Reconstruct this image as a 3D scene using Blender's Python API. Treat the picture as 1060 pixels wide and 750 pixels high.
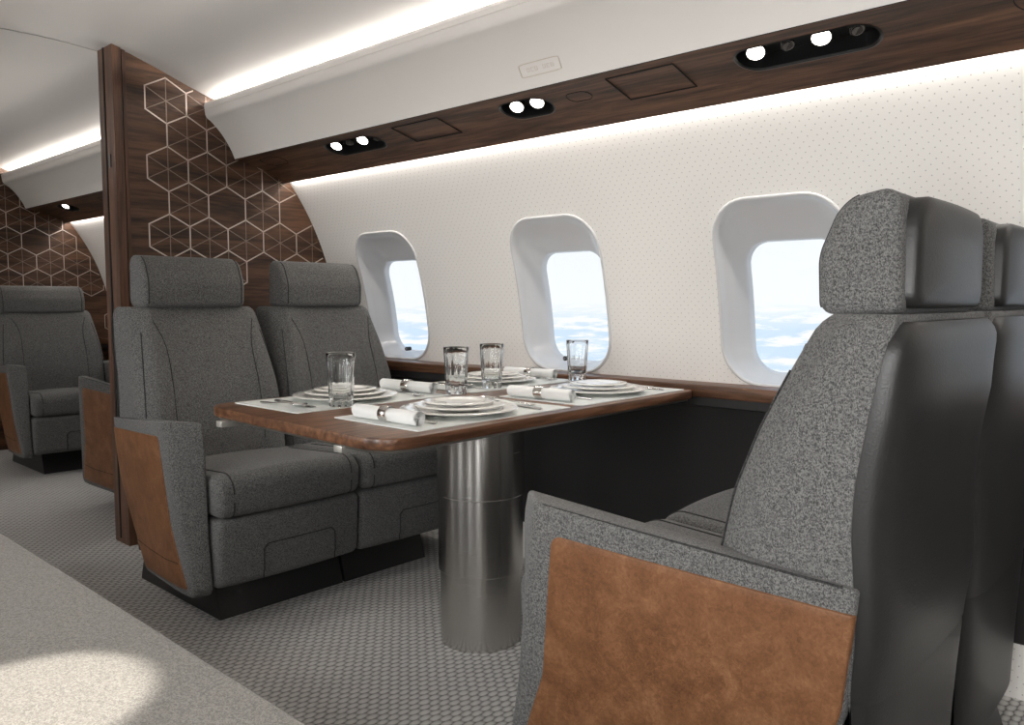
import bpy, bmesh, math, random
from mathutils import Vector, Matrix
random.seed(7)
PI = math.pi
S = bpy.context.scene
C = S.collection
for o in list(bpy.data.objects): bpy.data.objects.remove(o)

# ------------------------------------------------------------ camera
cam = bpy.data.cameras.new('camera'); co = bpy.data.objects.new('camera', cam); C.objects.link(co)
co.location = (0, 0, 1.0)
co.rotation_euler = (math.radians(90 - 4.346), 0, math.radians(-47.585))
cam.sensor_width = 36; cam.lens = 829 / 1060 * 36; cam.clip_start = .02
S.camera = co
S.view_settings.view_transform = 'Standard'; S.view_settings.look = 'None'
S.view_settings.exposure = 0.12; S.view_settings.gamma = 1
S.view_settings.use_curve_mapping = False

# ------------------------------------------------------------ world: pale sky above a sea of cloud
w = bpy.data.worlds.new('sky'); S.world = w; w.use_nodes = True
nt = w.node_tree; N = nt.nodes; L = nt.links; N.clear()
def nd(t, **k):
    n = N.new(t)
    for a, b in k.items(): setattr(n, a, b)
    return n
tc = nd('ShaderNodeTexCoord'); sp = nd('ShaderNodeSeparateXYZ'); L.new(tc.outputs['Generated'], sp.inputs[0])
def mt(op, a, b=None, c=None):
    n = nd('ShaderNodeMath', operation=op)
    for i, v in enumerate((a, b, c)):
        if v is None: continue
        if isinstance(v, (int, float)): n.inputs[i].default_value = v
        else: L.new(v, n.inputs[i])
    return n.outputs[0]
dn = mt('ADD', mt('MULTIPLY', mt('MAXIMUM', mt('MULTIPLY', sp.outputs[2], -1), 0), 1), .11)
cb = nd('ShaderNodeCombineXYZ'); L.new(mt('DIVIDE', sp.outputs[0], dn), cb.inputs[0]); L.new(mt('DIVIDE', sp.outputs[1], dn), cb.inputs[1])
nz = nd('ShaderNodeTexNoise'); nz.inputs['Scale'].default_value = 2.3; nz.inputs['Detail'].default_value = 8; nz.inputs['Roughness'].default_value = .62
L.new(cb.outputs[0], nz.inputs['Vector'])
cr = nd('ShaderNodeValToRGB'); cr.color_ramp.elements[0].position = .46; cr.color_ramp.elements[1].position = .56
L.new(nz.outputs[0], cr.inputs[0])
sea = nd('ShaderNodeMix', data_type='RGBA'); sea.inputs[6].default_value = (.66, .81, .96, 1); sea.inputs[7].default_value = (.98, .99, 1, 1)
L.new(cr.outputs[0], sea.inputs[0])
up = nd('ShaderNodeValToRGB')
e = up.color_ramp.elements; e[0].position = 0; e[0].color = (.95, .97, 1, 1); e[1].position = .5; e[1].color = (.62, .78, .97, 1)
k_ = e.new(.12); k_.color = (.90, .945, 1, 1)
L.new(sp.outputs[2], up.inputs[0])
mx = nd('ShaderNodeMix', data_type='RGBA')
L.new(mt('SMOOTH_MIN', 1.0, mt('MAXIMUM', mt('MULTIPLY_ADD', sp.outputs[2], 30, 1.0), 0), .1), mx.inputs[0])
L.new(sea.outputs[2], mx.inputs[6]); L.new(up.outputs[0], mx.inputs[7])
bg = nd('ShaderNodeBackground'); bg.inputs['Strength'].default_value = 1.0
L.new(mx.outputs[2], bg.inputs[0]); wo = nd('ShaderNodeOutputWorld'); L.new(bg.outputs[0], wo.inputs[0])

# ------------------------------------------------------------ cabin lights (light strips of coves, wall wash)
def area(name, loc, rot, sx, sy, p, col=(1, .95, .89), spread=PI):
    l = bpy.data.lights.new(name, 'AREA'); l.shape = 'RECTANGLE'; l.size = sx; l.size_y = sy; l.energy = p; l.color = col; l.spread = spread
    o = bpy.data.objects.new(name, l); C.objects.link(o); o.location = loc; o.rotation_euler = rot
    return o
COVE, WASH = 36.0, 13.0
MID = 1.10                                   # cabin centre line
for (ya, yb) in ((-2.3, 3.32), (3.48, 6.13)):
    ym = (ya + yb) / 2; ln = yb - ya
    for sd in (1, -1):
        X = lambda x: MID + sd * (x - MID)
        area('cove_strip_light', (X(1.775), ym, 1.838), (0, sd * math.radians(180 - 38), 0), .02, ln, COVE * ln / 5.6)
        area('wall_wash_light', (X(2.098), ym, 1.562), (0, -sd * math.radians(14), 0), .012, ln, WASH * ln / 5.6)

# fill lamps added outside the unseen divan-side windows, stronger towards the camera (behind the camera's left shoulder)
for cy, dy in ((-.85, 19), (.10, 19), (1.037, 10), (1.897, 8), (2.875, 9), (4.1, 5), (5.0, 5)):
    area('added_window_fill', (-.37, cy, 1.0), (0, math.radians(-90), 0), .46, .34, dy, (1, .985, .96))
l = bpy.data.lights.new('divan_spot', 'SPOT'); l.energy = 120; l.spot_size = math.radians(17); l.spot_blend = .22; l.color = (1, .94, .84); l.shadow_soft_size = .02
lo = bpy.data.objects.new('divan_spot', l); C.objects.link(lo); lo.location = (.20, 1.20, 1.56)
lo.rotation_euler = (Vector((.355, 1.27, .42)) - Vector(lo.location)).to_track_quat('-Z', 'Y').to_euler()

# ------------------------------------------------------------ materials
def mat(name):
    m = bpy.data.materials.new(name); m.use_nodes = True
    t = m.node_tree; b = t.nodes['Principled BSDF']
    return m, t, b
class G:
    def __init__(s, t): s.t = t
    def n(s, ty, **k):
        x = s.t.nodes.new(ty)
        for a, b in k.items(): setattr(x, a, b)
        return x
    def l(s, a, b): s.t.links.new(a, b)
    def m(s, op, a, b=None, c=None):
        x = s.n('ShaderNodeMath', operation=op)
        for i, v in enumerate((a, b, c)):
            if v is None: continue
            if isinstance(v, (int, float)): x.inputs[i].default_value = v
            else: s.l(v, x.inputs[i])
        return x.outputs[0]
    def obj(s, scale=(1, 1, 1), rot=(0, 0, 0)):
        c = s.n('ShaderNodeTexCoord'); mp = s.n('ShaderNodeMapping')
        mp.inputs['Scale'].default_value = scale; mp.inputs['Rotation'].default_value = rot
        s.l(c.outputs['Object'], mp.inputs[0]); return mp.outputs[0]
    def noise(s, v, sc, det=3, ro=.5, dist=0):
        x = s.n('ShaderNodeTexNoise'); x.inputs['Scale'].default_value = sc; x.inputs['Detail'].default_value = det
        x.inputs['Roughness'].default_value = ro; x.inputs['Distortion'].default_value = dist
        s.l(v, x.inputs['Vector']); return x.outputs[0]
    def ramp(s, f, *st):
        x = s.n('ShaderNodeValToRGB'); el = x.color_ramp.elements
        el[0].position, el[0].color = st[0][0], (*st[0][1], 1); el[1].position, el[1].color = st[-1][0], (*st[-1][1], 1)
        for p, c in st[1:-1]: q = el.new(p); q.color = (*c, 1)
        s.l(f, x.inputs[0]); return x.outputs[0]
    def bump(s, h, st, d, b):
        x = s.n('ShaderNodeBump'); x.inputs['Strength'].default_value = st; x.inputs['Distance'].default_value = d
        s.l(h, x.inputs['Height']); s.l(x.outputs[0], b.inputs['Normal'])
def plain(name, col, rough=.5, metal=0, spec=.5, coat=0, bumpy=1):
    m, t, b = mat(name); b.inputs['Base Color'].default_value = (*col, 1); b.inputs['Roughness'].default_value = rough
    b.inputs['Metallic'].default_value = metal; b.inputs['Specular IOR Level'].default_value = spec; b.inputs['Coat Weight'].default_value = coat
    g = G(t)
    if bumpy and rough > .3: g.bump(g.noise(g.obj(), 60, 2), .03, .002, b)
    else: g.l(g.ramp(g.noise(g.obj(), 30, 2), (.3, tuple(c_ * .985 for c_ in col)), (.7, col)), b.inputs['Base Color'])
    return m
def tweed(name, dark, light, sc=560, mid=.5):
    m, t, b = mat(name); g = G(t)
    v = g.obj((1, 1, .7), (.5, .5, .3)); f = g.noise(v, sc, 2, .7); f2 = g.noise(g.obj((1, .8, 1), (.2, .9, .1)), sc * .45, 2, .6)
    h = g.m('ADD', g.m('MULTIPLY', f, .62), g.m('MULTIPLY', f2, .38))
    c = g.ramp(h, (mid - .10, dark), (mid - .01, tuple(a * .55 + b_ * .45 for a, b_ in zip(dark, light))), (mid + .09, light))
    g.l(c, b.inputs['Base Color']); b.inputs['Roughness'].default_value = .95; b.inputs['Specular IOR Level'].default_value = .12
    b.inputs['Sheen Weight'].default_value = .12; b.inputs['Sheen Roughness'].default_value = .5
    g.bump(h, .5, .0015, b); return m
def walnut(name, axis, a=(.020, .010, .0055), c=(.095, .046, .024), sc=1.0, rough=.42):
    m, t, b = mat(name); g = G(t)
    s = {'x': (1.3, 16, 16), 'y': (16, 1.3, 16), 'z': (16, 16, 1.1)}[axis]
    v = g.obj(tuple(q * sc for q in s)); n1 = g.noise(v, 1.5, 5, .62, .9)
    v2 = g.obj(tuple(q * sc * 3.5 for q in s)); n2 = g.noise(v2, 2.2, 4, .6)
    h = g.m('ADD', g.m('MULTIPLY', n1, .72), g.m('MULTIPLY', n2, .28))
    col = g.ramp(h, (.34, a), (.47, tuple((p * 1.4 + q * .6) / 2 for p, q in zip(a, c))), (.56, tuple((p * .7 + q * 1.3) / 2 for p, q in zip(a, c))), (.70, c))
    g.l(col, b.inputs['Base Color']); b.inputs['Roughness'].default_value = rough; b.inputs['Specular IOR Level'].default_value = .35
    g.bump(n2, .08, .001, b); return m
M = {}
M['tweed'] = tweed('grey_tweed_wool', (.044, .044, .044), (.198, .195, .190))
M['seam'] = tweed('grey_tweed_piping', (.015, .015, .015), (.06, .06, .06))
M['divan'] = tweed('oatmeal_wool', (.15, .142, .132), (.29, .276, .256), 430)
M['walnut_x'] = walnut('walnut_across', 'x', (.020, .0095, .005), (.15, .075, .042)); M['walnut_y'] = walnut('walnut_along', 'y', (.018, .008, .004), (.175, .085, .045), 1, .55); M['walnut_z'] = walnut('walnut_upright', 'z', (.035, .016, .009), (.17, .085, .05))
M['walnut_t'] = walnut('walnut_table', 'x', (.040, .016, .008), (.26, .125, .066), 1, .3)
M['walnut_ledge'] = walnut('walnut_ledge', 'y', (.045, .019, .010), (.20, .098, .054), 1, .35)
M['white'] = plain('soft_white_panel', (.56, .54, .52), .55, spec=.3)
M['bin'] = plain('bin_white', (.78, .75, .715), .45, spec=.4)
M['bezel'] = plain('gloss_white_bezel', (.63, .63, .635), .18, spec=.6, coat=.4)
M['black'] = plain('black_plastic', (.008, .008, .008), .35)
M['groove'] = plain('dark_groove', (.004, .003, .003), .8)
M['charcoal'] = plain('charcoal_dado', (.022, .021, .021), .55)
M['plinth'] = plain('plinth_black', (.014, .013, .013), .38)
M['chrome'] = plain('polished_steel', (.72, .70, .68), .13, 1)
M['silverplate'] = plain('cutlery_steel', (.74, .73, .72), .16, 1)
M['latch'] = plain('satin_nickel', (.55, .54, .50), .4, .7)
M['inlay'] = plain('inlay_metal', (.62, .54, .49), .28, .85)
M['inlay_thin'] = plain('inlay_metal_thin', (.27, .21, .175), .35, .8)
M['porcelain'] = plain('ivory_porcelain', (.86, .845, .80), .12, spec=.6, coat=.5)
M['linen'] = plain('white_linen', (.80, .80, .785), .85, spec=.2)
M['mat'] = plain('placemat_white', (.72, .75, .73), .45, spec=.4)
M['edge_steel'] = plain('table_edge_steel', (.36, .35, .33), .35, .9)
M['placard'] = plain('placard_line', (.62, .54, .44), .6)
M['nozzle'] = plain('gunmetal', (.20, .19, .18), .25, .9)
# black leather
m, t, b = mat('charcoal_leather'); g = G(t); b.inputs['Base Color'].default_value = (.019, .0185, .018, 1); b.inputs['Roughness'].default_value = .42; b.inputs['Specular IOR Level'].default_value = .45
vo = g.n('ShaderNodeTexVoronoi'); vo.inputs['Scale'].default_value = 260; g.l(g.obj(), vo.inputs['Vector']); g.bump(vo.outputs['Distance'], .22, .0008, b); M['leather'] = m
# cognac leather
m, t, b = mat('cognac_leather'); g = G(t); v = g.obj()
n1 = g.noise(v, 14, 6, .7, .6); n2 = g.noise(v, 120, 4, .65, 1.2)
h = g.m('ADD', g.m('MULTIPLY', n1, .6), g.m('MULTIPLY', n2, .4))
g.l(g.ramp(h, (.30, (.085, .034, .014)), (.5, (.175, .077, .033)), (.72, (.29, .145, .070))), b.inputs['Base Color'])
b.inputs['Roughness'].default_value = .52; b.inputs['Specular IOR Level'].default_value = .35; g.bump(n2, .35, .0012, b); M['cognac'] = m
# brushed pedestal steel
m, t, b = mat('brushed_steel'); g = G(t); b.inputs['Metallic'].default_value = 1; b.inputs['Base Color'].default_value = (.60, .58, .56, 1)
n1 = g.noise(g.obj((1, 1, 60)), 8, 3); g.l(g.m('MULTIPLY_ADD', n1, .10, .20), b.inputs['Roughness'])
b.inputs['Anisotropic'].default_value = .8; b.inputs['Anisotropic Rotation'].default_value = .25
tg = g.n('ShaderNodeTangent', direction_type='RADIAL', axis='Z'); g.l(tg.outputs[0], b.inputs['Tangent']); M['steel'] = m
# perforated wall covering
m, t, b = mat('perforated_wall'); g = G(t); tcn = g.n('ShaderNodeTexCoord'); s3 = g.n('ShaderNodeSeparateXYZ'); g.l(tcn.outputs['Object'], s3.inputs[0])
P_ = .027
def dots(off):
    a = g.m('SUBTRACT', g.m('FRACT', g.m('ADD', g.m('DIVIDE', s3.outputs[1], P_), off)), .5)
    c_ = g.m('SUBTRACT', g.m('FRACT', g.m('ADD', g.m('DIVIDE', s3.outputs[2], P_ * .95), off)), .5)
    return g.m('LESS_THAN', g.m('SQRT', g.m('ADD', g.m('POWER', a, 2), g.m('POWER', c_, 2))), .062)
d = g.m('MAXIMUM', dots(0), dots(.5))
mixn = g.n('ShaderNodeMix', data_type='RGBA'); g.l(d, mixn.inputs[0]); mixn.inputs[6].default_value = (.80, .78, .75, 1); mixn.inputs[7].default_value = (.46, .44, .42, 1)
g.l(mixn.outputs[2], b.inputs['Base Color']); b.inputs['Roughness'].default_value = .6; b.inputs['Specular IOR Level'].default_value = .3
g.bump(g.m('SUBTRACT', 1, d), .3, .001, b); M['wall'] = m
# woven carpet: staggered oval loops
m, t, b = mat('woven_carpet'); g = G(t); tcn = g.n('ShaderNodeTexCoord'); s3 = g.n('ShaderNodeSeparateXYZ')
wob = g.n('ShaderNodeVectorMath', operation='ADD'); nn = g.n('ShaderNodeTexNoise'); nn.inputs['Scale'].default_value = 25; g.l(tcn.outputs['Object'], nn.inputs['Vector'])
sc_ = g.n('ShaderNodeVectorMath', operation='SCALE'); sc_.inputs[3].default_value = .008; g.l(nn.outputs['Color'], sc_.inputs[0]); g.l(tcn.outputs['Object'], wob.inputs[0]); g.l(sc_.outputs[0], wob.inputs[1])
g.l(wob.outputs[0], s3.inputs[0])
ry = g.m('DIVIDE', s3.outputs[1], .0195); row = g.m('FLOOR', ry); par = g.m('MULTIPLY', g.m('MODULO', row, 2), .5)
fx = g.m('SUBTRACT', g.m('FRACT', g.m('ADD', g.m('DIVIDE', s3.outputs[0], .033), par)), .5); fy = g.m('SUBTRACT', g.m('FRACT', ry), .5)
hh = g.m('SUBTRACT', 1, g.m('MINIMUM', g.m('MULTIPLY', g.m('ADD', g.m('POWER', g.m('ABSOLUTE', fx), 2.2), g.m('POWER', g.m('ABSOLUTE', fy), 2.2)), 3.6), 1))
fine = g.noise(g.obj(), 600, 2, .7)
hc = g.m('ADD', g.m('MULTIPLY', hh, .8), g.m('MULTIPLY', fine, .3))
g.l(g.ramp(hc, (.12, (.19, .185, .175)), (.45, (.44, .43, .415)), (.85, (.60, .59, .57))), b.inputs['Base Color'])
b.inputs['Roughness'].default_value = .9; b.inputs['Specular IOR Level'].default_value = .2; g.bump(hc, .9, .006, b); M['carpet'] = m
# glass of tumblers
m, t, b = mat('clear_crystal'); g = G(t); b.inputs['Transmission Weight'].default_value = 1; b.inputs['Roughness'].default_value = .0; b.inputs['IOR'].default_value = 1.5
b.inputs['Base Color'].default_value = (.97, .98, .98, 1); M['crystal'] = m
# window pane
m = bpy.data.materials.new('window_glass'); m.use_nodes = True; t = m.node_tree; t.nodes.clear(); g = G(t)
tr = g.n('ShaderNodeBsdfTransparent'); tr.inputs[0].default_value = (.97, .985, 1, 1); gl = g.n('ShaderNodeBsdfGlossy'); gl.inputs['Roughness'].default_value = .03
mi = g.n('ShaderNodeMixShader'); mi.inputs[0].default_value = .04; g.l(tr.outputs[0], mi.inputs[1]); g.l(gl.outputs[0], mi.inputs[2])
ou = g.n('ShaderNodeOutputMaterial'); g.l(mi.outputs[0], ou.inputs[0]); M['pane'] = m
def emit(name, col, st):
    m = bpy.data.materials.new(name); m.use_nodes = True; t = m.node_tree; t.nodes.clear(); g = G(t)
    e_ = g.n('ShaderNodeEmission'); e_.inputs[0].default_value = (*col, 1); e_.inputs[1].default_value = st
    o_ = g.n('ShaderNodeOutputMaterial'); g.l(e_.outputs[0], o_.inputs[0]); return m
M['lens'] = emit('lit_lens', (1, .95, .86), 9)
M['led'] = emit('led_strip', (1, .94, .87), 5)

# ------------------------------------------------------------ mesh helpers
class MB:
    def __init__(s): s.bm = bmesh.new(); s.mats = []
    def mi(s, m):
        if m not in s.mats: s.mats.append(m)
        return s.mats.index(m)
    def face(s, vs, k):
        try: f = s.bm.faces.new(vs); f.material_index = k; return f
        except ValueError: return None
    def rings(s, R, m, closed=True, cap=True, fan=False):
        """R: list of rings of points. closed = each ring closes on itself"""
        k = s.mi(m); V = [[s.bm.verts.new(p) for p in r] for r in R]
        n = len(R[0])
        for a, b in zip(V, V[1:]):
            for i in range(n if closed else n - 1):
                j = (i + 1) % n; s.face((a[i], a[j], b[j], b[i]), k)
        if cap and closed:
            if fan:
                for r in (V[0], V[-1]):
                    c = s.bm.verts.new(sum((v.co for v in r), Vector()) / n)
                    for i in range(n): s.face((r[i], r[(i + 1) % n], c), k)
            else: s.face(V[0], k); s.face(V[-1], k)
        return V
    def box(s, c, d, m, bev=0, rz=0, seg=2):
        k = s.mi(m); r = bmesh.ops.create_cube(s.bm, size=1)
        vs = r['verts']; bmesh.ops.scale(s.bm, vec=d, verts=vs)
        es = list({e for v in vs for e in v.link_edges}); fs = list({f for v in vs for f in v.link_faces})
        if bev:
            q = bmesh.ops.bevel(s.bm, geom=es, offset=bev, segments=seg, affect='EDGES', profile=.5)
            fs = q['faces'] + [f for f in fs if f.is_valid]
            vs = list({v for f in fs if f.is_valid for v in f.verts})
        for f in fs:
            if f.is_valid: f.material_index = k
        bmesh.ops.rotate(s.bm, verts=vs, matrix=Matrix.Rotation(rz, 3, 'Z')); bmesh.ops.translate(s.bm, vec=c, verts=vs)
    def tube(s, pts, r, m, n=8, closed=False):
        pts = [Vector(p) for p in pts]; R = []
        L_ = len(pts); prev = None
        for i, p in enumerate(pts):
            a = pts[(i - 1) % L_] if (closed or i > 0) else p; b = pts[(i + 1) % L_] if (closed or i < L_ - 1) else p
            d = (b - a).normalized()
            if prev is None: u = d.orthogonal().normalized()
            else: u = (prev - d * prev.dot(d)).normalized()
            prev = u; v = d.cross(u); rr = r[i] if isinstance(r, (list, tuple)) else r
            R.append([p + (u * math.cos(2 * PI * q / n) + v * math.sin(2 * PI * q / n)) * rr for q in range(n)])
        if closed: R.append(R[0])
        s.rings(R, m, cap=not closed)
    def lathe(s, prof, m, c=(0, 0, 0), n=48, cap=False, fn=None):
        R = []
        for r, z in prof:
            R.append([(c[0] + (r if fn is None else fn(r, z, 2 * PI * i / n)) * math.cos(2 * PI * i / n), c[1] + (r if fn is None else fn(r, z, 2 * PI * i / n)) * math.sin(2 * PI * i / n), c[2] + z) for i in range(n)])
        s.rings(R, m, cap=cap)
    def build(s, name, parent=None, loc=(0, 0, 0), angle=38, **tags):
        bmesh.ops.remove_doubles(s.bm, verts=s.bm.verts, dist=1e-6)
        bmesh.ops.recalc_face_normals(s.bm, faces=s.bm.faces)
        me = bpy.data.meshes.new(name); s.bm.to_mesh(me); s.bm.free()
        for m in s.mats: me.materials.append(m)
        for p in me.polygons: p.use_smooth = True
        me.set_sharp_from_angle(angle=math.radians(angle))
        o = bpy.data.objects.new(name, me); C.objects.link(o); o.location = loc
        if parent: o.parent = parent
        for a, b in tags.items(): o[a] = b
        return o
def thing(name, label, cat, loc=(0, 0, 0), group=None):
    o = bpy.data.objects.new(name, None); C.objects.link(o); o.location = loc; o.empty_display_size = .05
    o['label'] = label; o['category'] = cat
    if group: o['group'] = group
    return o
def tag(o, label, cat, group=None):
    o['label'] = label; o['category'] = cat
    if group: o['group'] = group
    return o
def rpoly(P, n=6):
    """closed polygon of (a,b,radius) with rounded corners"""
    out = []; k = len(P)
    for i in range(k):
        p = Vector(P[i][:2]); a = Vector(P[i - 1][:2]); b = Vector(P[(i + 1) % k][:2]); r = P[i][2] if len(P[i]) > 2 else 0
        if r <= 0: out.append(p); continue
        u = (a - p).normalized(); v = (b - p).normalized(); an = u.angle(v)
        d = min(r / math.tan(an / 2), (a - p).length * .49, (b - p).length * .49); r2 = d * math.tan(an / 2)
        c = p + (u + v).normalized() * (r2 / math.sin(an / 2))
        s0 = (p + u * d) - c; s1 = (p + v * d) - c; th = s0.angle(s1) if s0.length > 1e-9 else 0
        for j in range(n + 1):
            f = j / n
            out.append(c + (s0 * math.sin((1 - f) * th) + s1 * math.sin(f * th)) / max(math.sin(th), 1e-6))
    return out
def dens(P, step):
    out = []
    for i, p in enumerate(P):
        q = P[(i + 1) % len(P)]; n = max(1, int((q - p).length / step))
        for j in range(n): out.append(p.lerp(q, j / n))
    return out
def inset(P, d):
    n = len(P); ar = sum(P[i].x * P[(i + 1) % n].y - P[(i + 1) % n].x * P[i].y for i in range(n)); sg = 1 if ar > 0 else -1
    out = []
    for i in range(n):
        e = P[(i + 1) % n] - P[i - 1]; e = e.normalized() if e.length > 0 else Vector((1, 0))
        out.append(P[i] + Vector((-e.y, e.x)) * sg * d)
    return out
def shrink(P, d):
    """pull an outline in by d on every side, scaling each axis about its middle (never folds)"""
    xs = [p.x for p in P]; ys = [p.y for p in P]; c = Vector(((min(xs) + max(xs)) / 2, (min(ys) + max(ys)) / 2))
    hx, hy = (max(xs) - min(xs)) / 2, (max(ys) - min(ys)) / 2
    return [Vector((c.x + (p.x - c.x) * (1 - d / hx), c.y + (p.y - c.y) * (1 - d / hy))) for p in P]
def slab(mb, prof, x0, x1, r, m, f, nseg=4, nx=6, step=.05):
    """prof: 2d outline; extruded from x0 to x1 with edges rounded by r; f(x,a,b)->3d point"""
    P = dens([Vector(p) for p in prof], step); R = []
    I = shrink(P, r); cen = sum(I, Vector((0, 0))) / len(I)
    for q in (.2, .5, .8): R.append([f(x0, *cen.lerp(p, q)) for p in I])
    for j in range(nseg + 1):
        R.append([f(x0 + r * (1 - math.cos(PI / 2 * j / nseg)), *p) for p in shrink(P, r * (1 - math.sin(PI / 2 * j / nseg)))])
    for j in range(1, nx): R.append([f(x0 + r + (x1 - x0 - 2 * r) * j / nx, *p) for p in P])
    for j in range(nseg, -1, -1):
        th = PI / 2 * j / nseg; R.append([f(x1 - r * (1 - math.cos(th)), *p) for p in shrink(P, r * (1 - math.sin(th)))])
    for q in (.8, .5, .2): R.append([f(x1, *cen.lerp(p, q)) for p in I])
    mb.rings(R, m, fan=True)

# ------------------------------------------------------------ cabin section
def wallx(z):       # inner face of the side wall at height z
    t_ = z - .6
    if t_ < 0: return 2.39086 - .25 * t_ * t_
    return 2.39086 + -0.20224 * t_ ** 2 + -0.01209 * t_ ** 3 + -0.10491 * t_ ** 4
Y_END, Y_BK0, Y_BK1, Y_FAR = -2.4, 3.339, 3.455, 6.15

def floor_():
    mb = MB(); k = mb.mi(M['carpet']); mb.box((MID, (Y_END + 6.5) / 2, -.02), (2.5, 6.5 - Y_END, .04), M['carpet']); o = mb.build('floor', kind='structure')
floor_()
def rr(cy, cz, hy, hz, r, n=10):
    return rpoly([(cy - hy, cz - hz, r), (cy + hy, cz - hz, r), (cy + hy, cz + hz, r), (cy - hy, cz + hz, r)], n)
WIN = [1.037, 1.897, 2.875]
OUT = lambda cy: rpoly([(cy - .208, .737, .13), (cy + .208, .737, .13), (cy + .208, 1.305, .12), (cy - .208, 1.305, .12)], 12)
INN = lambda cy: rpoly([(cy - .150, .772, .085), (cy + .150, .772, .085), (cy + .150, 1.187, .07), (cy - .150, 1.187, .07)], 12)
def patch(mb, y0, y1, z0, z1, hole, m, F, nr=6):
    cy = (y0 + y1) / 2; cz = (z0 + z1) / 2; hole = dens(hole, .03)
    c = sum(hole, Vector((0, 0))) / len(hole); rect = []
    for p in hole:
        d = p - c; ts = []
        if d.x > 1e-9: ts.append((y1 - c.x) / d.x)
        if d.x < -1e-9: ts.append((y0 - c.x) / d.x)
        if d.y > 1e-9: ts.append((z1 - c.y) / d.y)
        if d.y < -1e-9: ts.append((z0 - c.y) / d.y)
        rect.append(c + d * min(ts))
    # snap nearest points to the corners
    for cc in (Vector((y0, z0)), Vector((y1, z0)), Vector((y1, z1)), Vector((y0, z1))):
        i = min(range(len(rect)), key=lambda q: (rect[q] - cc).length); rect[i] = cc
    R = [[F(*h.lerp(q, (j / nr) ** 1.0)) for h, q in zip(hole, rect)] for j in range(nr + 1)]
    mb.rings(R, m, cap=False)
def grid(mb, ys, zs, m, F):
    k = mb.mi(m); V = [[mb.bm.verts.new(F(y, z)) for z in zs] for y in ys]
    for i in range(len(ys) - 1):
        for j in range(len(zs) - 1): mb.face((V[i][j], V[i + 1][j], V[i + 1][j + 1], V[i][j + 1]), k)
def lin(a, b, n): return [a + (b - a) * i / n for i in range(n + 1)]
ZT = 1.60
def wall_side(sd, name):
    mb = MB(); F = lambda y, z: (MID + sd * (wallx(z) - MID), y, z)
    wins = [-.85, .10] + WIN + [4.1, 5.0]
    lo, hi = .725, 1.33; cells = [(c - .24, c + .24) for c in wins]
    for c, (a, b) in zip(wins, cells): patch(mb, a, b, lo, hi, OUT(c), M['wall'], F, 8)
    edges = [Y_END] + [q for c in cells for q in c] + [6.5]
    for a, b in zip(edges[0::2], edges[1::2]): grid(mb, lin(a, b, 6), lin(lo, hi, 12), M['wall'], F)
    grid(mb, lin(Y_END, 6.5, 30), lin(0, lo, 8), M['wall'], F); grid(mb, lin(Y_END, 6.5, 30), lin(hi, ZT, 8), M['wall'], F)
    o = mb.build(name, kind='structure', angle=60)
    me = o.data; nv = []
    for v in me.vertices:       # true normals of the curved lining, so that the strips meet without a crease
        sl = (wallx(v.co.z + .01) - wallx(v.co.z - .01)) / .02; n_ = Vector((-sd, 0, sl)).normalized(); nv.append(n_)
    fl = sum(p.normal.dot(nv[p.vertices[0]]) for p in me.polygons)
    if fl < 0: me.flip_normals()
    me.normals_split_custom_set_from_vertices(nv)
    for i, c in enumerate(wins): window(c, sd)
wn = [0]
def window(cy, sd):
    wn[0] += 1
    O = dens(OUT(cy), .03)
    I0 = dens(INN(cy), .03)
    # match point counts: resample both by angle about centre
    def ang(P, n=96):
        c = Vector((cy, .98)); res = []
        for q in range(n):
            a = 2 * PI * q / n; d = Vector((math.cos(a), math.sin(a))); best = None
            for i in range(len(P)):
                p, r = P[i] - c, P[(i + 1) % len(P)] - c; e_ = r - p; den = d.x * e_.y - d.y * e_.x
                if abs(den) < 1e-9: continue
                t1 = (p.x * e_.y - p.y * e_.x) / den; u1 = (p.x * d.y - p.y * d.x) / den
                if -1e-4 <= u1 <= 1.0001 and t1 > 0: best = t1 if best is None else min(best, t1)
            res.append(c + d * best)
        return res
    Oa, Ia = ang(O), ang(I0)
    cen = Vector((cy, .98))
    X = lambda z, off: MID + sd * (wallx(z) + off - MID)
    def ring(f, off, grow=0):
        r_ = []
        for o_, i_ in zip(Oa, Ia):
            p = o_.lerp(i_, f); p = p + (p - cen).normalized() * grow; xo = wallx(p.y); xi = wallx(p.y)
            r_.append((MID + sd * (xo + off - MID), p.x, p.y))
        return r_
    mb = MB()
    R = [ring(0, .006, .007), ring(0, -.003, .006), ring(0, -.006, .002), ring(0, -.005, -.003), ring(0, .001, -.007), ring(.12, .016), ring(.25, .026), ring(.45, .046), ring(.68, .066), ring(.88, .082), ring(.97, .088), ring(1, .094), ring(1, .118)]
    mb.rings(R, M['bezel'], cap=False)
    b = mb.build('window_%d' % wn[0], kind='structure', angle=75)
    mb = MB(); mb.rings([ring(1, .112, .004), ring(1, .1121, -.14)], M['pane'], cap=False); k = mb.mi(M['pane']); mb.face([v for v in mb.bm.verts][96:], k); p = mb.build('pane', b)
    mb = MB(); zz = .775; X0 = MID + sd * (wallx(zz) + .045 - MID)
    kk = cy + (.0 if cy > 2.5 else (-.07 if cy < 1.5 else .035))
    for rr_, dz, m_ in ((.0095, .012, 'black'), (.006, .017, 'chrome')):
        mb.tube([(X0, kk, zz - .004), (X0, kk, zz + .012)] if 0 else [(X0 + sd * .012, kk, zz + .006), (X0 - sd * dz, kk, zz + .006)], rr_, M[m_], 16)
    mb.build('shade_knob', b)
wall_side(1, 'wall_right'); wall_side(-1, 'wall_left')

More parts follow.
